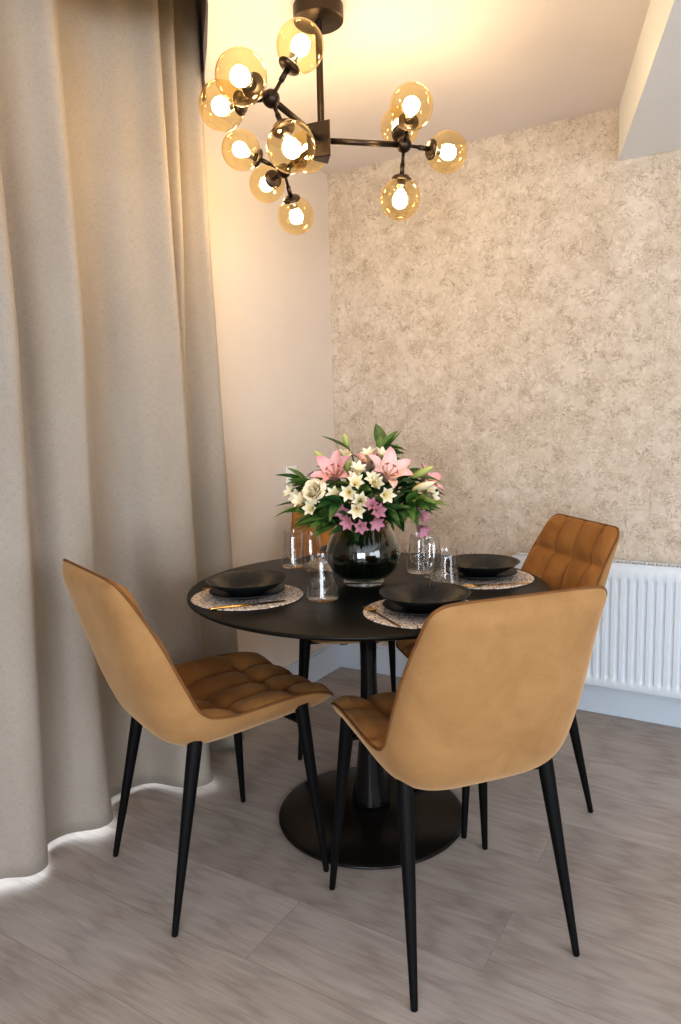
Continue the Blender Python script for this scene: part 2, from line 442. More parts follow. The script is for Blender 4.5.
rail = MB().box((.07, -3.64, 2.745), (.11, -.99, 2.775)).build('curtain_rail', M['chrome'], None, False)
tag(rail, 'metal curtain rail in the ceiling recess above the beige curtain', 'curtain rail')
# rail hangs from the recess roof
rail.data.transform(Matrix.Translation((0, 0, .0245)))

# ------------------------------------------------------------------ radiator
def make_radiator():
    rt = empty('radiator', (.94, -.10, 0))
    tag(rt, 'white ribbed panel radiator on the wallpapered wall at the right', 'radiator')
    W, z0, z1 = 1.20, .150, .664
    rows = []                                      # front panel with pressed vertical ribs
    pitch = .0333; xs = []; x = 0.0
    while x <= W + 1e-6: xs.append(x); x += pitch / 10
    def prof(x):
        if x < .03 or x > W - .03: return 0.0
        f = ((x - .03) % pitch) / pitch
        return .009 * min(1, max(0, (abs(f - .5) - .20) / .12))
    zs = [z0, z0 + .006, z0 + .030, z0 + .040, z0 + .050, z0 + .055, z1 - .075, z1 - .070, z1 - .060, z1 - .05, z1 - .006, z1]
    for z in zs:
        a = min(1, max(0, min((z - z0 - .030) / .022, (z1 - .05 - z) / .022)))
        e = .003 if z in (z0, z1) else 0
        rows.append([(x, -.0 + e + a * prof(x), z) for x in xs])
    mb = MB().grid(rows)
    mb.box((.0, .005, z0), (.004, .012, z1)); mb.box((W - .004, .005, z0), (W, .012, z1))
    mb.build('front_panel', M['radiator'], rt, True, sharp=40)
    MB().box((.004, .062, z0), (W - .004, .072, z1)).build('back_panel', M['radiator'], rt, False)
    g = MB()
    g.box((0, .0005, z1 - .003), (W, .010, z1 + .007)); g.box((0, .066, z1 - .003), (W, .074, z1 + .007))
    x = .004
    while x < W - .008:
        g.box((x, .010, z1 - .003), (x + .007, .066, z1 + .005)); x += .0145
    g.box((0, .010, z1 - .012), (W, .066, z1 - .010))
    g.build('top_grille', M['radiator'], rt, False)
    for x in (0, W - .003):
        MB().box((x, .006, z0 + .004), (x + .003, .07, z1)).build('side_cover', M['radiator'], rt, False)
    for x in (.2, W - .2):
        MB().box((x, .072, .25), (x + .03, .0985, .6)).build('wall_bracket', M['white_trim'], rt, False)
    return rt
make_radiator()

# wall switch plate
sw = empty('light_switch', (0, -.39, 1.02))
tag(sw, 'small white light switch plate on the plain wall left behind the bouquet', 'light switch')
MB().box((.0005, -.041, -.041), (.009, .041, .041)).build('switch_plate', M['white_plastic'], sw, False, bevel=.003)
MB().box((.009, -.027, -.027), (.013, .027, .027)).build('rocker', M['white_plastic'], sw, False, bevel=.002)

# ------------------------------------------------------------------ table
TX, TY, TR, TZ = .812, -1.158, .5465, .755
def make_table():
    t = empty('dining_table', (TX, TY, 0))
    tag(t, 'round black pedestal dining table laid with plates, glasses and a flower vase', 'table')
    top = [(0, .722), (.40, .722), (.46, .724), (.515, .734), (.538, .743), (TR - .001, .7475), (TR, .750), (TR - .0015, .7535), (TR - .006, TZ), (.3, TZ), (0, TZ)]
    MB().lathe(top, 128).build('tabletop', M['table'], t, True, sharp=50)
    ped = [(0, .0385), (.056, .0405), (.061, .046), (.062, .054), (.060, .066), (.055, .09), (.046, .145), (.036, .24), (.029, .36), (.0255, .46), (.0255, .54), (.029, .62), (.036, .68), (.045, .712), (.06, .7218), (0, .7218)]
    MB().lathe(ped, 64).build('pedestal', M['gloss_black'], t, True, sharp=60)
    base = [(0, .0), (.288, 0), (.296, .002), (.298, .006), (.296, .0095), (.285, .013), (.19, .023), (.075, .0385), (0, .040)]
    MB().lathe(base, 128).build('base_plate', M['disc'], t, True, sharp=60)
    return t
make_table()

# ------------------------------------------------------------------ chairs
IN = [(.290, .468), (.268, .484), (.20, .496), (.10, .496), (0, .492), (-.07, .493), (-.125, .505), (-.172, .545), (-.208, .625), (-.242, .720), (-.278, .815), (-.310, .886), (-.320, .904)]
OUT = [(.284, .452), (.26, .445), (.20, .440), (.10, .435), (0, .431), (-.08, .430), (-.145, .438), (-.204, .480), (-.250, .580), (-.282, .680), (-.313, .785), (-.338, .876), (-.338, .905)]
LIFT = [(0, .012), (.12, .026), (.38, .034), (.47, .040), (.58, .042), (.75, .033), (.92, .016), (1, .006)]
WID = [(0, .207), (.10, .218), (.30, .225), (.50, .231), (.65, .231), (.78, .225), (.90, .213), (1, .205)]
NV = 120
INc, LIN = catmull(IN, NV + 1)
OUTc, _ = catmull(OUT, NV + 1)
def width(v):
    w = interp(WID, v); d0 = v * LIN; d1 = (1 - v) * LIN
    for d, rc in ((d0, .045), (d1, .040)):
        if d < rc: w = w - rc + math.sqrt(max(0, rc * rc - (rc - d) ** 2))
    return w
def cidx(v):
    return min(NV, max(0, v * NV))
def pick(c, v):
    f = cidx(v); i = min(int(f), NV - 1); t = f - i
    return Vector((0, c[i][0] * (1 - t) + c[i + 1][0] * t, c[i][1] * (1 - t) + c[i + 1][1] * t))
def normal(v):
    a = pick(INc, max(0, v - .01)); b = pick(INc, min(1, v + .01)); t = (b - a).normalized()
    n = Vector((0, t.z, -t.y))          # up over the seat, forward on the back
    return n if n.z > 0 or n.y > 0 else -n
def edge(v): return pick(INc, v) + normal(v) * interp(LIFT, v)
SEAM_X = (-.112, 0.0, .112)
SEAM_L = (.135, .315, .470, .600, .745)       # along the profile from the front edge
def pt_in(s, v, puff=True):
    w = width(v); x = s * w
    d = min(v, 1 - v) * LIN; hh = min(1, d / .035)
    lf = max(abs(s) ** 2.6, 1 - hh)
    p = pick(INc, v) + normal(v) * interp(LIFT, v) * lf
    p.x = x
    if puff:
        l = v * LIN
        dx = min(abs(x - q) for q in SEAM_X); dl = min(abs(l - q) for q in SEAM_L)
        fx = min(1, dx / .050); fl = min(1, dl / .062)
        cush = (1 - (1 - fx) ** 2.2) ** .7 * (1 - (1 - fl) ** 2.2) ** .7
        ed = min(1, (1 - abs(s)) / .16) ** .6 * min(1, d / .04) ** .6
        dim = math.exp(-(dx / .022) ** 2 - (dl / .022) ** 2)
        p += normal(v) * (.024 * cush * ed - .009 * dim * ed)
    return p
def pt_out(s, v):
    w = width(v); d = min(v, 1 - v) * LIN
    g = (1 - abs(s) ** 4.2) ** .60
    if d < .045: g *= math.sqrt(max(0, 1 - (1 - d / .045) ** 2))
    E_ = edge(v); p = E_.lerp(pick(OUTc, v), g)
    # bulge the flank outward a little
    p.x = s * w
    return p
def spaced(n): return [math.sin(PI * .5 * (-1 + 2 * i / n)) for i in range(n + 1)]
def vspaced(n, a=0, b=1):
    return [a + (b - a) * (.5 - .5 * math.cos(PI * i / n)) for i in range(n + 1)]
VJ = .525
def make_chair(name):
    t = empty(name, (0, 0, 0))
    S = spaced(72)
    V = [a for a in (i / 120 for i in range(121))]
    Vd = sorted(set(V + [.0005, .001, .002, .004, .006, .9995, .999, .998, .996, .994]))
    seat = [v for v in Vd if v <= VJ]; back = [v for v in Vd if v >= VJ]
    MB().grid([[pt_in(s, v) for s in S] for v in seat]).build('seat', M['velvet'], t)
    MB().grid([[pt_in(s, v) for s in S] for v in back]).build('backrest', M['velvet'], t)
    S2 = spaced(56)
    MB().grid([[pt_out(s, v) for s in S2] for v in Vd]).build('outer_shell', M['velvet_back'], t)
    loop = [edge(v) + Vector((width(v), 0, 0)) for v in Vd]
    wt = width(1); loop += [edge(1) + Vector((wt * q, 0, 0)) for q in (.6, .2, -.2, -.6)]
    loop += [edge(v) - Vector((width(v), 0, 0)) for v in reversed(Vd)]
    w0 = width(0); loop += [edge(0) + Vector((w0 * q, 0, 0)) for q in (-.6, -.2, .2, .6)]
    cl = [loop[0]]
    for q in loop[1:]:
        if (q - cl[-1]).length > .0025: cl.append(q)
    MB().tube(cl, .0036, 8, closed=True).build('piping', M['piping'], t)
    fr = MB()
    fr.box((-.075, -.10, .426), (-.045, .20, .438)).box((.045, -.10, .426), (.075, .20, .438))
    for sx in (-1, 1):
        fr.prism([(sx * .045, .155), (sx * .200, .172), (sx * .200, .192), (sx * .045, .20)], .434, .443)
        fr.prism([(sx * .045, -.10), (sx * .175, -.137), (sx * .185, -.118), (sx * .045, -.06)], .428, .440)
    fr.build('seat_frame', M['black_metal'], t, False, bevel=.002)
    for sx in (-1, 1):
        for foot, head in (((.211, -.222, 0), (.181, -.126, .474)), ((.239, .222, 0), (.1965, .182, .490))):
            a = Vector((foot[0] * sx, foot[1], foot[2])); b = Vector((head[0] * sx, head[1], head[2]))
            pts = [a.lerp(b, k) for k in (0, .004, .05, .3, .6, .85, 1)]
            MB().tube(pts, [.0065, .0078, .0085, .0115, .0150, .0180, .0190], 20).build('leg', M['black_metal'], t, sharp=50)
    return t
CH = [((.5377, -1.5967), -.3883, 'ochre velvet chair at the left with its back to the beige curtain'),
      ((1.220, -1.4928), .8947, 'ochre velvet chair in the right foreground seen from behind, plain shell back'),
      ((1.1185, -.8195), 2.3316, 'ochre velvet chair with tufted back facing forward in front of the white radiator'),
      ((.454, -.641), -2.479, 'ochre velvet chair in the far corner mostly hidden behind the flower vase')]
ch0 = make_chair('dining_chair')
for i, ((x, y), rz, lab) in enumerate(CH):
    c = ch0 if i == 0 else copy_tree(ch0)
    c.location = (x, y, 0); c.rotation_euler = (0, 0, rz)
    tag(c, lab, 'chair', 'velvet dining chairs around the round table')

# ------------------------------------------------------------------ place settings
def rel(ang, r): a = math.radians(ang); return TX + r * math.cos(a), TY + r * math.sin(a)
SET = [('left chair', rel(-129, .375), math.radians(-129)), ('foreground right chair', rel(-37, .370), math.radians(-37)),
       ('radiator side chair', rel(38, .365), math.radians(38)), ('far corner chair', rel(127, .335), math.radians(127))]
WHERE = ['at the left of the table', 'nearest the foreground right chair', 'before the chair by the radiator', 'behind the flower vase']
def mat_obj():
    o = MB()
    o.lathe([(0, 0), (.156, 0), (.161, .0012), (.1625, .0025), (.161, .0040), (.155, .0048), (.0, .0048)], 96)
    return o.build('placemat', M['placemat'])
def plate_obj():
    mb = MB().lathe([(0, .002), (.060, .0), (.066, .003), (.085, .009), (.109, .017), (.111, .0185), (.109, .0200), (.085, .0125), (.064, .007), (0, .006)], 96)
    return mb.build('side_plate', M['plate'])
def bowl_obj():
    seg = 144; prof_o = [(0, .001), (.050, 0), (.054, .004), (.080, .017), (.105, .031), (.1185, .041), (.1200, .0425)]
    prof_i = [(.1185, .0428), (.108, .0370), (.090, .027), (.070, .0170), (.050, .0105), (.025, .0085), (0, .008)]
    mb = MB().lathe(prof_o + prof_i[:1], 96)
    rows = []
    pi, _ = catmull(prof_i[:-1], 22)
    for r, z in pi:
        amp = .0011 * min(1, max(0, (r - .03) / .04)) * min(1, max(0, (.1175 - r) / .008))
        rows.append([(r * math.cos(2 * PI * k / 288), r * math.sin(2 * PI * k / 288), z + amp * math.cos(k * PI / 2 * 1.0)) for k in range(289)])
    mb.grid(rows)
    r, z = pi[-1]; mb.add([(r * math.cos(2 * PI * k / 48), r * math.sin(2 * PI * k / 48), z) for k in range(48)], [tuple(range(48))])
    return mb.build('dinner_bowl', M['plate'], sharp=35)
def fork_obj():
    t = empty('fork', (0, 0, 0))
    h = MB(); rows = []
    for y, w, z in ((-.100, .0028, .0015), (-.098, .0036, .0015), (-.06, .0034, .0018), (0, .0026, .003), (.035, .0022, .0045), (.045, .0045, .0045), (.055, .0100, .0038), (.066, .0118, .003)):
        rows.append((y, w, z))
    pts = rows
    for sgn in (1, -1): h.grid([[(-w, y, z + sgn * .0009 * 0), (-w * .5, y, z + sgn * .0011), (w * .5, y, z + sgn * .0011), (w, y, z)] for y, w, z in pts])
    h.build('handle', M['gold'], t)
    for k in range(4):
        x = (k - 1.5) * .0066
        MB().tube([(x, .064, .003), (x, .080, .0028), (x * .97, .094, .0045), (x * .95, .103, .0072)], [.0016, .0014, .0012, .0007], 8).build('tine', M['gold'], t)
    return t
def knife_obj():
    t = empty('knife', (0, 0, 0))
    MB().tube([(0, -.112, .0025), (0, -.108, .003), (0, -.04, .003), (0, .0, .003)], [.0022, .0036, .0034, .003], 12).build('handle', M['gold'], t)
    b = MB(); pts = [(-.0, .0035, -.0035), (.03, .006, -.005), (.07, .0065, -.0055), (.095, .004, -.0055), (.106, -.003, -.0055)]
    for z in (.0022, .0034): b.grid([[(lo, y, z), (hi, y, z)] for y, hi, lo in pts])
    b.build('blade', M['gold'], t)
    return t
m0, p0, b0_, f0, k0 = mat_obj(), plate_obj(), bowl_obj(), fork_obj(), knife_obj()
first = True
for (who, (x, y), a), wh in zip(SET, WHERE):
    objs = [m0, p0, b0_, f0, k0] if first else [copy_tree(q) for q in (m0, p0, b0_, f0, k0)]
    first = False
    rz = a + PI / 2                                # local +y points to the table centre
    m, p, b, f, k = objs
    m.location = (x, y, TZ + .0002); m.rotation_euler.z = a * 1.7
    p.location = (x, y, TZ + .0052); p.rotation_euler.z = a
    b.location = (x, y, TZ + .0128); b.rotation_euler.z = a
    c, s = math.cos(rz), math.sin(rz)
    for o, off in ((f, -.128), (k, .122)):
        ly = -.02 if o is k else -.01
        o.location = (x + off * c - ly * s, y + off * s + ly * c, TZ + .0052); o.rotation_euler.z = rz
    tag(m, 'round speckled woven placemat ' + wh, 'placemat', 'round placemats on the table')
    tag(p, 'flat matt black plate under the ribbed bowl ' + wh, 'plate', 'black plates on the placemats')
    tag(b, 'shallow matt black ribbed bowl on a plate ' + wh, 'bowl', 'black bowls on the plates')
    tag(f, 'gold fork on the placemat ' + wh, 'fork', 'gold forks')
    tag(k, 'slim gold knife on the placemat ' + wh, 'knife', 'gold knives')

# glasses
def bell_mesh():
    out = [(0, .001), (.040, .0), (.0455, .003), (.0465, .008), (.0445, .020), (.0400, .045), (.0365, .075), (.0335, .105), (.0315, .128), (.0305, .1288), (.0298, .1275)]
    inn = [(.0312, .105), (.0335, .075), (.0335, .055), (.031, .040), (.024, .030), (.012, .0262), (0, .0258)]
    return MB().lathe(out + inn, 64).mesh('tumbler_glass', M['clear'])
def wine_mesh():
    out = [(0, .001), (.018, 0), (.024, .003), (.032, .017), (.0365, .035), (.0375, .050), (.0355, .075), (.0320, .105), (.0295, .128), (.0288, .1290), (.0282, .1278)]
    inn = [(.0308, .105), (.0343, .075), (.0362, .05), (.0350, .035), (.030, .020), (.020, .0105), (0, .008)]
    return MB().lathe(out + inn, 64).mesh('stemless_glass', M['clear'])
bm_, wm_ = bell_mesh(), wine_mesh()
GL = [(bm_, 'tumbler_glass', .790, -1.377, 'flared clear tumbler at the front between two placemats, before the vase'),
      (wm_, 'stemless_glass', .549, -1.066, 'rounded stemless clear glass left of the vase, close behind the front tumbler'),
      (bm_, 'tumbler_glass', .449, -1.028, 'clear tumbler furthest left of the vase, before the pale wall'),
      (bm_, 'tumbler_glass', .888, -.930, 'tall clear tumbler immediately right of the vase'),
      (wm_, 'stemless_glass', .952, -.990, 'stemless clear glass right of the vase, between tumbler and far right bowl'),
      (bm_, 'tumbler_glass', 1.078, -1.165, 'clear tumbler right behind the bowl of the foreground right chair')]
for me, nm, x, y, lab in GL:
    o = bpy.data.objects.new(nm, me); COL.objects.link(o); o.location = (x, y, TZ + .0003)
    tag(o, lab, 'glass', 'clear drinking glasses')

# ------------------------------------------------------------------ vase and flowers
VX, VY = .797, -1.150
def make_vase():
    t = empty('vase', (VX, VY, TZ + .0003))
    tag(t, 'round smoked glass vase at the table centre holding the bouquet', 'vase')
    MB().lathe([(.058, .016), (.080, .026), (.100, .046), (.112, .072), (.1155, .095), (.111, .120), (.100, .148), (.088, .172), (.0825, .190), (.0815, .191), (.0805, .190),
                (.0860, .172), (.098, .148), (.109, .120), (.1130, .095), (.1095, .072), (.098, .048), (.078, .029), (0, .022)], 96).build('bowl', M['smoke'], t)
    MB().lathe([(0, .0), (.060, 0), (.064, .003), (.064, .007), (.060, .012), (.057, .017), (0, .017)], 96).build('foot', M['clear'], t)
    return t
vase = make_vase()

def frame(d, up=Vector((0, 0, 1))):
    z = d.normalized(); x = up.cross(z)
    if x.length < 1e-3: x = Vector((1, 0, 0))
    x.normalize(); y = z.cross(x)
    return Matrix((x, y, z)).transposed()
def with_uv(o, us):
    uv = o.data.uv_layers.new(name='UVMap')
    for lp in o.data.loops: uv.data[lp.index].uv = (us[lp.vertex_index], .5)
def petals(mb, us, specs, nu=9, nw=5):
    """specs: (azimuth, length, width, opening curve [(out, up)...], cup, twist, base radius)"""
    for az, L, W, cur, cup, tw, br in specs:
        c, s = math.cos(az), math.sin(az); rows = []
        pc, _ = catmull(cur, nu)
        for i, (o_, u_) in enumerate(pc):
            f = i / (nu - 1); w = W * (math.sin(PI * min(1, f * .90 + .10)) ** .75 + .03) * (1 - .05 * f)
            row = []
            for j in range(nw):
                q = -1 + 2 * j / (nw - 1)
                ox = br + o_ * L; oz = u_ * L + cup * W * q * q + .05 * W * math.sin(7 * f + az * 3) * abs(q)
                ty = q * w
                row.append(Vector((ox * c - ty * s + tw * q * f * c, ox * s + ty * c, oz)))
                us.append(f)
            rows.append(row)
        mb.grid(rows)
LILY = [(0, 0), (.18, .30), (.42, .62), (.74, .80), (1.0, .74)]
LILYI = [(0, 0), (.14, .34), (.34, .70), (.62, .95), (.90, 1.0)]
def lily_meshes(m):
    mb = MB(); us = []
    petals(mb, us, [(k * 2 * PI / 3, .066, .0175, LILY, .35, .0, .004) for k in range(3)] + [(PI / 3 + k * 2 * PI / 3, .064, .0205, LILYI, .4, 0, .004) for k in range(3)], 10, 7)
    o = mb.build('blossom', m); with_uv(o, us)
    st = MB()
    for k in range(6):
        a = k * PI / 3 + .3; c, s = math.cos(a), math.sin(a)
        st.tube([(0, 0, .004), (.008 * c, .008 * s, .03), (.020 * c, .020 * s, .048)], .0009, 6)
        st.tube([(.020 * c - .005 * s, .020 * s + .005 * c, .048), (.020 * c + .005 * s, .020 * s - .005 * c, .049)], .0018, 6)
    st2 = st.build('stamens', M['stamen'])
    return o, st2
def rose_meshes(m):
    mb = MB(); us = []; nu, nw = 9, 11
    rings = [(3, .0065, .043, .0), (3, .0120, .043, .05), (4, .0175, .041, .18), (4, .0225, .038, .42), (5, .0255, .033, .85)]
    for ri, (cnt, r, h, open_) in enumerate(rings):
        for k in range(cnt):
            az = k * 2 * PI / cnt + ri * .83; hw = PI / cnt * (1.30 if ri else 1.7); rows = []
            for i in range(nu):
                f = i / (nu - 1); row = []
                for j in range(nw):
                    q = -1 + 2 * j / (nw - 1)
                    a = az + q * hw * (.30 + .70 * math.sin(min(1, f * 1.5) * PI / 2)) * (1 - .35 * max(0, f - .7) / .3)
                    bulge = math.sin(min(1, f * 1.3) * PI * .5) ** .7
                    rr = r * (.22 + .78 * bulge) + .0030 * q * (1 if k % 2 else -1) * f - .0030 * open_ * q * q
                    if ri == 0: rr *= 1 - .45 * f
                    rr += (.004 + .012 * open_) * (max(0, f - .62) / .38) ** 1.6 * (1 if ri else 0)
                    z = h * f * (1 - .30 * abs(q) ** 2.2) - .016 * open_ * (max(0, f - .62) / .38) ** 1.5
                    row.append((rr * math.cos(a), rr * math.sin(a), z)); us.append(.0 + f * .95)
                rows.append(row)
            mb.grid(rows)
    o = mb.build('blossom', m); with_uv(o, us)
    return o
ALS = [(0, 0), (.12, .42), (.26, .80), (.46, 1.04), (.70, 1.12)]
def alstro_mesh(m):
    mb = MB(); us = []
    petals(mb, us, [(k * PI / 3, .033 if k % 2 else .031, .0085 if k % 2 else .0110, ALS, .35, 0, .002) for k in range(6)], 7, 5)
    o = mb.build('blossom', m); with_uv(o, us)
    return o
def bud_mesh(m, L=.06, R=.011):
    mb = MB(); prof = [(0, 0), (R * .45, L * .04), (R * .8, L * .2), (R, L * .45), (R * .8, L * .72), (R * .35, L * .93), (0, L)]
    pc, _ = catmull(prof, 14); pc = [(max(0, r), z) for r, z in pc]; pc[0] = (0, 0); pc[-1] = (0, L)
    mb.lathe(pc, 18)
    vs = []
    for v in mb.v:
        a = math.atan2(v[1], v[0]); k = 1 - .10 * (.5 + .5 * math.cos(3 * a)); vs.append((v[0] * k, v[1] * k, v[2]))
    mb.v = vs
    o = mb.build('bud', m); with_uv(o, [v[2] / L for v in vs])
    return o
def leaf(mb, base, d, L, W, droop, roll=0.0, nu=9):
    d = d.normalized(); side = d.cross(Vector((0, 0, 1)))
    if side.length < 1e-3: side = Vector((1, 0, 0))
    side.normalize(); side = Matrix.Rotation(roll, 3, d) @ side; nrm = side.cross(d).normalized()
    rows = []
    for i in range(nu):
        f = i / (nu - 1); w = W * (math.sin(PI * f ** .8) ** .9 * (1 - .25 * f) + .04 * (1 - f))
        p = base + d * (L * f) - Vector((0, 0, 1)) * droop * L * f * f
        rows.append([p + side * (w * q) + nrm * (.30 * w * q * q) for q in (-1, -.5, 0, .5, 1)])
    mb.grid(rows)
from mathutils.bvhtree import BVHTree
rf = random.Random(21)
BC = Vector((VX, VY, .985))                          # where the bouquet springs from
CAMD = Vector((.511, -.85, .125))                    # the side of the room the blooms open towards
T = lambda x, y, z: Vector((TX + x, TY + y, z))
def outd(p, k=.6, up=.25): return ((p - BC).normalized() + CAMD * k + Vector((0, 0, up))).normalized()
SOLID = []                                           # (owner, tree): what a new bloom, stem or leaf must not run through
def tree_of(vs, fs): return BVHTree.FromPolygons([tuple(v) for v in vs], fs)
def free(tr, own):
    return not any(o is not own and t.overlap(tr) for o, t in SOLID)
def world_tree(me, mat): return tree_of([mat @ v.co for v in me.vertices], [tuple(p.vertices) for p in me.polygons])
bpy.context.view_layer.update()
for ch in vase.children: SOLID.append((vase, world_tree(ch.data, ch.matrix_world)))

def pose(pos, d, spin, sc_):
    return Matrix.Translation(pos) @ (frame(d) @ Matrix.Rotation(spin, 3, 'Z')).to_4x4() @ Matrix.Scale(sc_, 4)
def place(objs, root, pos, d, spin, sc_, spread=.012, tries=60):
    """sets the bloom meshes at pos, nudged until they are clear of the neighbouring blooms"""
    for k in range(tries):
        q = k / tries
        off = Vector((rf.gauss(0, 1), rf.gauss(0, 1), rf.gauss(0, .8))) * spread * (q * 2.4) if k else Vector((0, 0, 0))
        dd = (d + Vector((rf.gauss(0, 1), rf.gauss(0, 1), rf.gauss(0, 1))) * .35 * q).normalized()
        Mx = pose(pos + off, dd, spin + rf.uniform(0, 1.5) * (k > 0), sc_ * (1 - .22 * q))
        trs = [world_tree(o.data, Mx) for o in objs]
        if all(free(t, root) for t in trs): break
    else:
        return None
    for o, t in zip(objs, trs):
        o.parent = root; o.matrix_local = Matrix.Translation(-Vector(root.location)) @ Mx
        SOLID.append((root, t))
    return Mx.translation.copy(), dd

def new_root(name, label, cat, group):
    root = empty(name, (VX, VY, TZ + .03)); tag(root, label, cat, group); return root

def grow_stem(root, tip, d_end, wander=False):
    """stem from the vase bottom through the neck to the tip, bowed clear of its neighbours"""
    inv = -Vector(root.location)
    dv = Vector((tip.x - VX, tip.y - VY, 0)); r = dv.length; u = dv.normalized() if r > .01 else Vector((1, 0, 0))
    best = None
    tip0 = tip
    for k in range(420):
        q = min(1.6, k / 80)
        if wander and k > 20: tip = tip0 + Vector((rf.gauss(0, 1), rf.gauss(0, 1), rf.gauss(0, .8))) * .022 * q
        rot = Matrix.Rotation(rf.gauss(0, .5) * q, 3, 'Z'); uu = rot @ u
        rn = min(.064, max(.004, r * .36 + rf.gauss(0, .018) * q))
        nk = Vector((VX, VY, TZ + .186)) + uu * rn
        a = Vector((VX, VY, TZ + .033)) + uu * rn * rf.uniform(.3, .8) + Vector((rf.gauss(0, .006), rf.gauss(0, .006), 0))
        pre = tip - d_end * min(.05, (tip - nk).length * .35) + Vector((rf.gauss(0, .014), rf.gauss(0, .014), rf.gauss(0, .012))) * q
        c, _ = catmull([tuple(a), tuple(nk), tuple(pre), tuple(tip)], 18)
        P = [Vector(p) for p in c]
        mb = MB().tube(P, .0023, 7)
        tr = tree_of(mb.v, mb.f)
        best = (P, mb, tr)
        if free(tr, root): break
    P, mb, tr = best
    mb.v = [tuple(Vector(v) + inv) for v in mb.v]
    mb.build('stem', M['stem'], root); SOLID.append((root, tr))
    return P

def grow_leaves(root, P, n, lm, lw=1.0, lo=.62, hi=.99, Lr=(.075, .125), up=(0, .9)):
    inv = -Vector(root.location); out_ = MB(); got = 0
    for k in range(n):
        for tr_ in range(14):
            f = rf.uniform(lo, hi); i = min(len(P) - 2, int(f * (len(P) - 1))); b = P[i].lerp(P[i + 1], f * (len(P) - 1) - i)
            if b.z < TZ + .20: continue
            o = Vector((b.x - VX, b.y - VY, 0)); o = o.normalized() if o.length > .015 else Vector((rf.uniform(-1, 1), rf.uniform(-1, 1), 0)).normalized()
            o = Matrix.Rotation(rf.uniform(-1.5, 1.5), 3, 'Z') @ o
            d = o + Vector((0, 0, rf.uniform(*up)))
            mb = MB(); leaf(mb, b, d, rf.uniform(*Lr) * (1 - .025 * tr_), rf.uniform(.013, .021) * lw * (1 - .02 * tr_), rf.uniform(.05, .45), rf.uniform(-.7, .7))
            tr = tree_of(mb.v, mb.f)
            if free(tr, root):
                out_.add([Vector(v) + inv for v in mb.v], mb.f); SOLID.append((root, tr)); got += 1; break
    if got: out_.build('foliage', M[lm], root)

PEND = []
LIL = [(T(-.040, -.105, 1.097), 'lily', 'deep pink open lily at the upper left of the bouquet', 1.02),
       (T(.085, -.020, 1.090), 'lily_pale', 'pale pink open lily at the upper right of the bouquet', 1.12),
       (T(.130, .150, 1.060), 'lily', 'pink lily at the far right back edge of the bouquet', .85),
       (T(-.025, .060, 1.115), 'lily_pale', 'small pale pink lily at the top back of the bouquet', .8)]
for tip, lab, sc_, k in [(T(-.064, -.190, 1.064), 'large cream rose at the left front of the bouquet', 1.05, .45), (T(-.065, -.024, 1.160), 'cream rosebud at the top of the bouquet', .85, .1)]:
    root = new_root('rose', lab, 'flower', 'roses in the vase')
    o = rose_meshes(M['rose']); d = outd(tip, k, .45)
    r = place([o], root, tip - d * .025, d, 0, sc_)
    PEND.append((root, r[0] + r[1] * .003, r[1], 3, 'leaf'))
for tip, mk, lab, sc_ in LIL:
    root = new_root('lily', lab, 'flower', 'lilies in the vase')
    o, s = lily_meshes(M[mk]); d = outd(tip, .75, .45)
    r = place([o, s], root, tip - d * .02, d, rf.uniform(0, 2), sc_)
    PEND.append((root, r[0], r[1], 4, 'leaf'))
for tip, lab, L, R, up in [(T(-.078, -.075, 1.115), 'pale green lily bud at the upper left of the bouquet', .078, .0135, 1.2), (T(-.006, -.096, 1.108), 'pale green lily bud standing in front of the rosebud', .066, .013, 2.5),
                       (T(-.064, .010, 1.180), 'green bud at the very top of the bouquet', .045, .010, 3), (T(.138, .045, 1.085), 'olive lily bud at the upper right of the bouquet', .076, .0115, .5),
                       (T(.152, .020, 1.050), 'yellowish lily bud at the right, under the olive bud', .076, .0125, .35)]:
    root = new_root('lily_bud', lab, 'flower bud', 'lily buds in the vase')
    o = bud_mesh(M['bud_green'] if 'yellow' not in lab else M['rose'], L, R); d = (Vector((tip.x - VX, tip.y - VY, 0)).normalized() + Vector((0, 0, up))).normalized()
    r = place([o], root, tip - d * .004, d, 0, 1)
    PEND.append((root, r[0], r[1], 2, 'leaf'))
WH = [(T(.036, -.145, 1.085), 'white alstroemeria cluster at the centre of the bouquet, beside the deep pink lily', 4),
      (T(.060, -.160, 1.042), 'white alstroemeria at the centre front, just above the mauve blooms', 3),
      (T(.104, -.085, 1.074), 'white alstroemeria at the centre right, below the pale pink lily', 3),
      (T(-.158, -.140, 1.030), 'white alstroemeria at the far left edge of the bouquet', 2),
      (T(-.070, -.205, 1.010), 'white alstroemeria hanging low at the left front under the rose', 2),
      (T(.040, .015, 1.148), 'creamy white alstroemeria at the top right of the bouquet', 3),
      (T(.178, .095, 1.022), 'small white alstroemeria at the right edge of the bouquet', 2)]
PU = [(T(.050, -.178, .978), 'mauve alstroemeria drooping over the vase rim, lower left of the pair', 2),
      (T(.108, -.145, 1.008), 'mauve alstroemeria above the vase rim at the centre front', 3),
      (T(.168, .040, .966), 'dark mauve alstroemeria hanging at the lower right of the bouquet', 3),
      (T(.096, -.158, .970), 'mauve alstroemeria lowest at the centre, touching the vase shoulder', 1)]
wmesh = alstro_mesh(M['white_flower']); pmesh = alstro_mesh(M['purple_flower'])
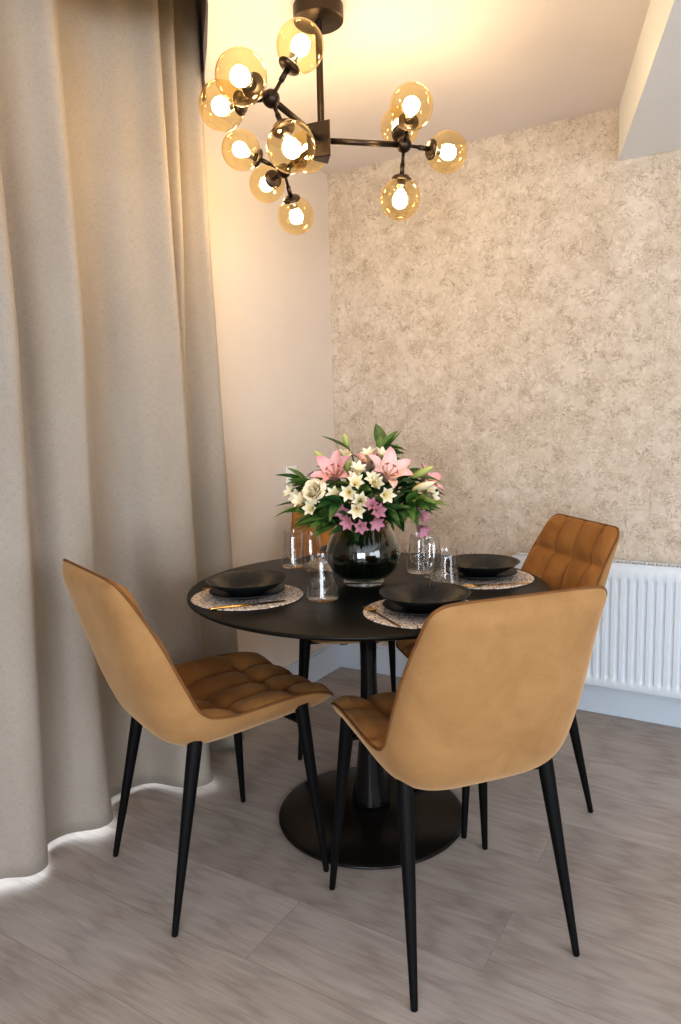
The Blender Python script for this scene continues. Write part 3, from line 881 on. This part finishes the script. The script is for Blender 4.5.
for lst, proto, nm in ((WH, wmesh, 'w'), (PU, pmesh, 'p')):
    for tip, lab, n in lst:
        root = new_root('alstroemeria', lab, 'flower', 'alstroemerias in the vase')
        d0 = outd(tip, .9, .15 if nm == 'w' else -.05); Fm = frame(d0)
        for k in range(n):
            a = k * 2.4 + rf.uniform(-.3, .3); rr = .008 + .018 * math.sqrt(k / 2)
            off = Fm @ Vector((rr * math.cos(a), rr * math.sin(a), rf.uniform(-.010, .010)))
            b = proto.copy(); COL.objects.link(b)
            r = place([b], root, tip + off - d0 * .022, (d0 + off * 18).normalized(), rf.uniform(0, 2), rf.uniform(.95, 1.15) * (1.0 if nm == 'w' else .92))
            if r is None: bpy.data.objects.remove(b)
            elif k == 0: first = r
            if r is not None and k:                  # pedicel joining the little bloom to the main stem
                inv = -Vector(root.location); j0 = first[0] - first[1] * .016
                for q in range(40):
                    jit = Vector((rf.gauss(0, 1), rf.gauss(0, 1), rf.gauss(0, 1))) * .0006 * q
                    mid = j0.lerp(r[0], .6) - r[1] * (.006 + .0004 * q) + jit
                    mb = MB().tube([j0, mid, r[0]], .0011, 6); tr = tree_of(mb.v, mb.f)
                    if free(tr, root): break
                SOLID.append((root, tr)); mb.v = [tuple(Vector(v) + inv) for v in mb.v]
                mb.build('pedicel', M['stem'], root)
        PEND.append((root, first[0], first[1], 4 if nm == 'w' else 2, 'leaf_light' if nm == 'w' else 'leaf'))
bpy.data.objects.remove(wmesh); bpy.data.objects.remove(pmesh)
GROWN = [(root, grow_stem(root, tip, d), n, lm) for root, tip, d, n, lm in PEND]
GR = [(-.17, -.08, 1.085), (-.12, .02, 1.11), (-.02, .07, 1.165), (.02, .055, 1.175), (.13, .12, 1.06), (.15, .06, 1.01), (.17, -.01, 1.02), (.12, -.10, 1.00),
      (.02, -.19, 1.03), (-.10, -.16, 1.00), (-.16, -.03, 1.02), (-.02, -.13, 1.05), (.06, -.06, 1.10), (.07, .12, 1.08), (-.08, .12, 1.07), (-.03, -.195, .985)]
GLAB = ['at the upper left edge', 'at the left behind the lilies', 'at the top back', 'standing upright at the top centre', 'at the right back', 'spreading low at the right', 'at the right, under the lily buds', 'right of the mauve blooms',
        'at the centre front below the white cluster', 'at the lower left front', 'at the left, over the chair behind', 'between the pink lily and white cluster', 'in the middle of the blooms', 'at the back right', 'at the back left', 'drooping over the left vase rim']
for k, ((x, y, z), w) in enumerate(zip(GR, GLAB)):
    root = new_root('greenery_stem', 'leafy dark green stem ' + w + ' of the bouquet', 'foliage stem', 'leafy stems in the vase')
    tip = T(x, y, z); d = ((tip - BC).normalized() + Vector((0, 0, .4))).normalized()
    GROWN.append((root, grow_stem(root, tip, d, True), 22, 'leaf' if k % 3 else 'leaf_light'))
# leaves: a few at a time on every stem in turn
for root, P, n, lm in GROWN:
    grow_leaves(root, P, n, lm, 1.1, up=(0, 1.6) if 'upright' in root['label'] or 'top back' in root['label'] else (-.1, .8))

# ------------------------------------------------------------------ chandelier
def make_chandelier():
    hub = Vector((.707, -1.187, 2.066))
    t = empty('chandelier', (hub.x, hub.y, H)); inv = -Vector(t.location)
    tag(t, 'dark bronze branching chandelier with amber glass globes hanging from the ceiling', 'chandelier')
    MB().lathe([(0, -.040), (.068, -.040), (.071, -.038), (.0715, -.03), (.0715, -.0005), (0, -.0005)], 64).build('canopy', M['bronze'], t, True, sharp=40)
    MB().tube([(0, 0, -.038), (0, 0, hub.z - H + .02)], .0100, 20).build('rod', M['bronze'], t, sharp=60)
    hb = MB()                                                   # three flat plates folded into a triangular bracket
    tri = [(.044 * math.cos(math.radians(a)), .044 * math.sin(math.radians(a))) for a in (-22, 98, 218)]
    hb.prism(tri, -.052 + hub.z - H, .046 + hub.z - H)
    hb.build('hub', M['bronze'], t, False, bevel=.003)
    J = [((.746, -1.486, 2.066), [(.805, -1.435, 2.194), (.768, -1.634, 2.056), (.597, -1.498, 2.080), (.813, -1.502, 1.932)]),
         ((.892, -1.022, 2.066), [(.972, -1.140, 2.113), (.832, -.923, 2.161), (.979, -.899, 2.064), (.874, -1.015, 1.917)]),
         ((.474, -1.047, 2.066), [(.396, -1.167, 2.110), (.347, -.968, 2.069), (.453, -.954, 1.950), (.610, -1.110, 2.078)])]
    R = .0605
    # globe, local +z away from the joint, origin at the joint end of the fitter
    prof = []
    a0 = math.radians(22)
    for k in range(40):
        a = PI - a0 - (PI - a0) * k / 39
        prof.append((R * math.sin(a), R * math.cos(a)))
    prof[-1] = (0, R)
    gm = MB().lathe(prof, 56).mesh('globe', M['amber'])
    zc = -R * math.cos(a0)
    cm = MB().lathe([(0, zc - .010), (.022, zc - .010), (.0290, zc - .004), (.0300, zc + .000), (.0285, zc + .003), (0, zc + .003)], 40).mesh('fitter_cap', M['bronze'])
    sm = MB().lathe([(0, zc), (.0125, zc), (.0125, zc + .020), (.0135, zc + .024), (.0135, zc + .030), (0, zc + .030)], 28).mesh('socket', M['chrome'])
    bprof = [(0, zc + .030), (.009, zc + .030), (.011, zc + .036), (.0185, zc + .046), (.0225, zc + .058), (.0210, zc + .070), (.0140, zc + .079), (.006, zc + .0825), (0, zc + .083)]
    bm = MB().lathe(bprof, 28).mesh('bulb', M['bulb'])
    for j, gl_ in J:
        jv = Vector(j); d = (jv - hub).normalized()
        MB().tube([hub + inv + d * .02, jv + inv], .0085, 16).build('arm', M['bronze'], t)
        MB().lathe([(0 if k in (0, 16) else .0225 * math.sin(PI * k / 16), -.0225 * math.cos(PI * k / 16)) for k in range(17)], 32, c=tuple(jv + inv)).build('joint', M['bronze'], t)
        for g in gl_:
            gv = Vector(g); dd = (gv - jv).normalized(); q = frame(dd).to_4x4()
            s0 = jv + inv + dd * .015; s1 = gv + inv + dd * (zc - .008)
            st = MB().tube([s0, s0.lerp(s1, .55)], .0050, 12); st.tube([s0.lerp(s1, .5), s1], .0072, 12); st.build('stem', M['bronze'], t)
            go = bpy.data.objects.new('globe', gm); COL.objects.link(go); go.parent = t
            go.matrix_local = Matrix.Translation(gv + inv) @ q
            for nm, me in (('fitter_cap', cm), ('socket', sm), ('bulb', bm)):
                c = bpy.data.objects.new(nm, me); COL.objects.link(c); c.parent = go
    return t
make_chandelier()

# ------------------------------------------------------------------ light
def area(name, loc, direction, sx, sy, energy, col):
    l = bpy.data.lights.new(name, 'AREA'); l.shape = 'RECTANGLE'; l.size = sx; l.size_y = sy; l.energy = energy; l.color = col
    o = bpy.data.objects.new(name, l); COL.objects.link(o); o.location = loc
    o.rotation_euler = Vector(direction).to_track_quat('-Z', 'Y').to_euler(); return o
area('window_daylight', (X1 + .15, (RY0 + RY1) / 2, 1.4), (-1, 0, .12), 2.8, 1.6, 55, (.86, .93, 1.0))
area('rear_daylight', ((QX0 + QX1) / 2, Y1 - .15, 1.35), (-.12, 1, -.05), 2.4, 1.8, 120, (.80, .90, 1.0))
area('balcony_daylight', (-.22, (WY0 + WY1) / 2, 1.15), (1, 0, 0), 2.1, 2.2, 50, (.90, .95, 1.0))
w = bpy.data.worlds.new('sky'); SC.world = w; w.use_nodes = True
bg = w.node_tree.nodes['Background']; bg.inputs['Color'].default_value = (.80, .90, 1.0, 1); bg.inputs['Strength'].default_value = 1.2

# ------------------------------------------------------------------ camera
cam = bpy.data.cameras.new('camera'); co = bpy.data.objects.new('camera', cam); COL.objects.link(co)
yaw, pitch, roll = -.5415, .1254, -.0244
f_ = Vector((math.sin(yaw) * math.cos(pitch), math.cos(yaw) * math.cos(pitch), -math.sin(pitch)))
r_ = Vector((math.cos(yaw), -math.sin(yaw), 0)); u_ = r_.cross(f_)
r2 = r_ * math.cos(roll) + u_ * math.sin(roll); u2 = -r_ * math.sin(roll) + u_ * math.cos(roll)
mw = Matrix((r2, u2, -f_)).transposed().to_4x4(); mw.translation = Vector((1.8569, -3.0429, 1.2529))
co.matrix_world = mw
cam.sensor_fit = 'VERTICAL'; cam.sensor_height = 36; cam.lens = 36 * 710.48 / 1024; cam.clip_start = .05
SC.camera = co

SC.view_settings.view_transform = 'Standard'
SC.view_settings.look = 'Medium High Contrast'
SC.view_settings.exposure = 0.27
SC.cycles.max_bounces = 12; SC.cycles.transparent_max_bounces = 24; SC.cycles.diffuse_bounces = 5
SC.cycles.caustics_reflective = False; SC.cycles.caustics_refractive = False
SC.cycles.sample_clamp_indirect = 6
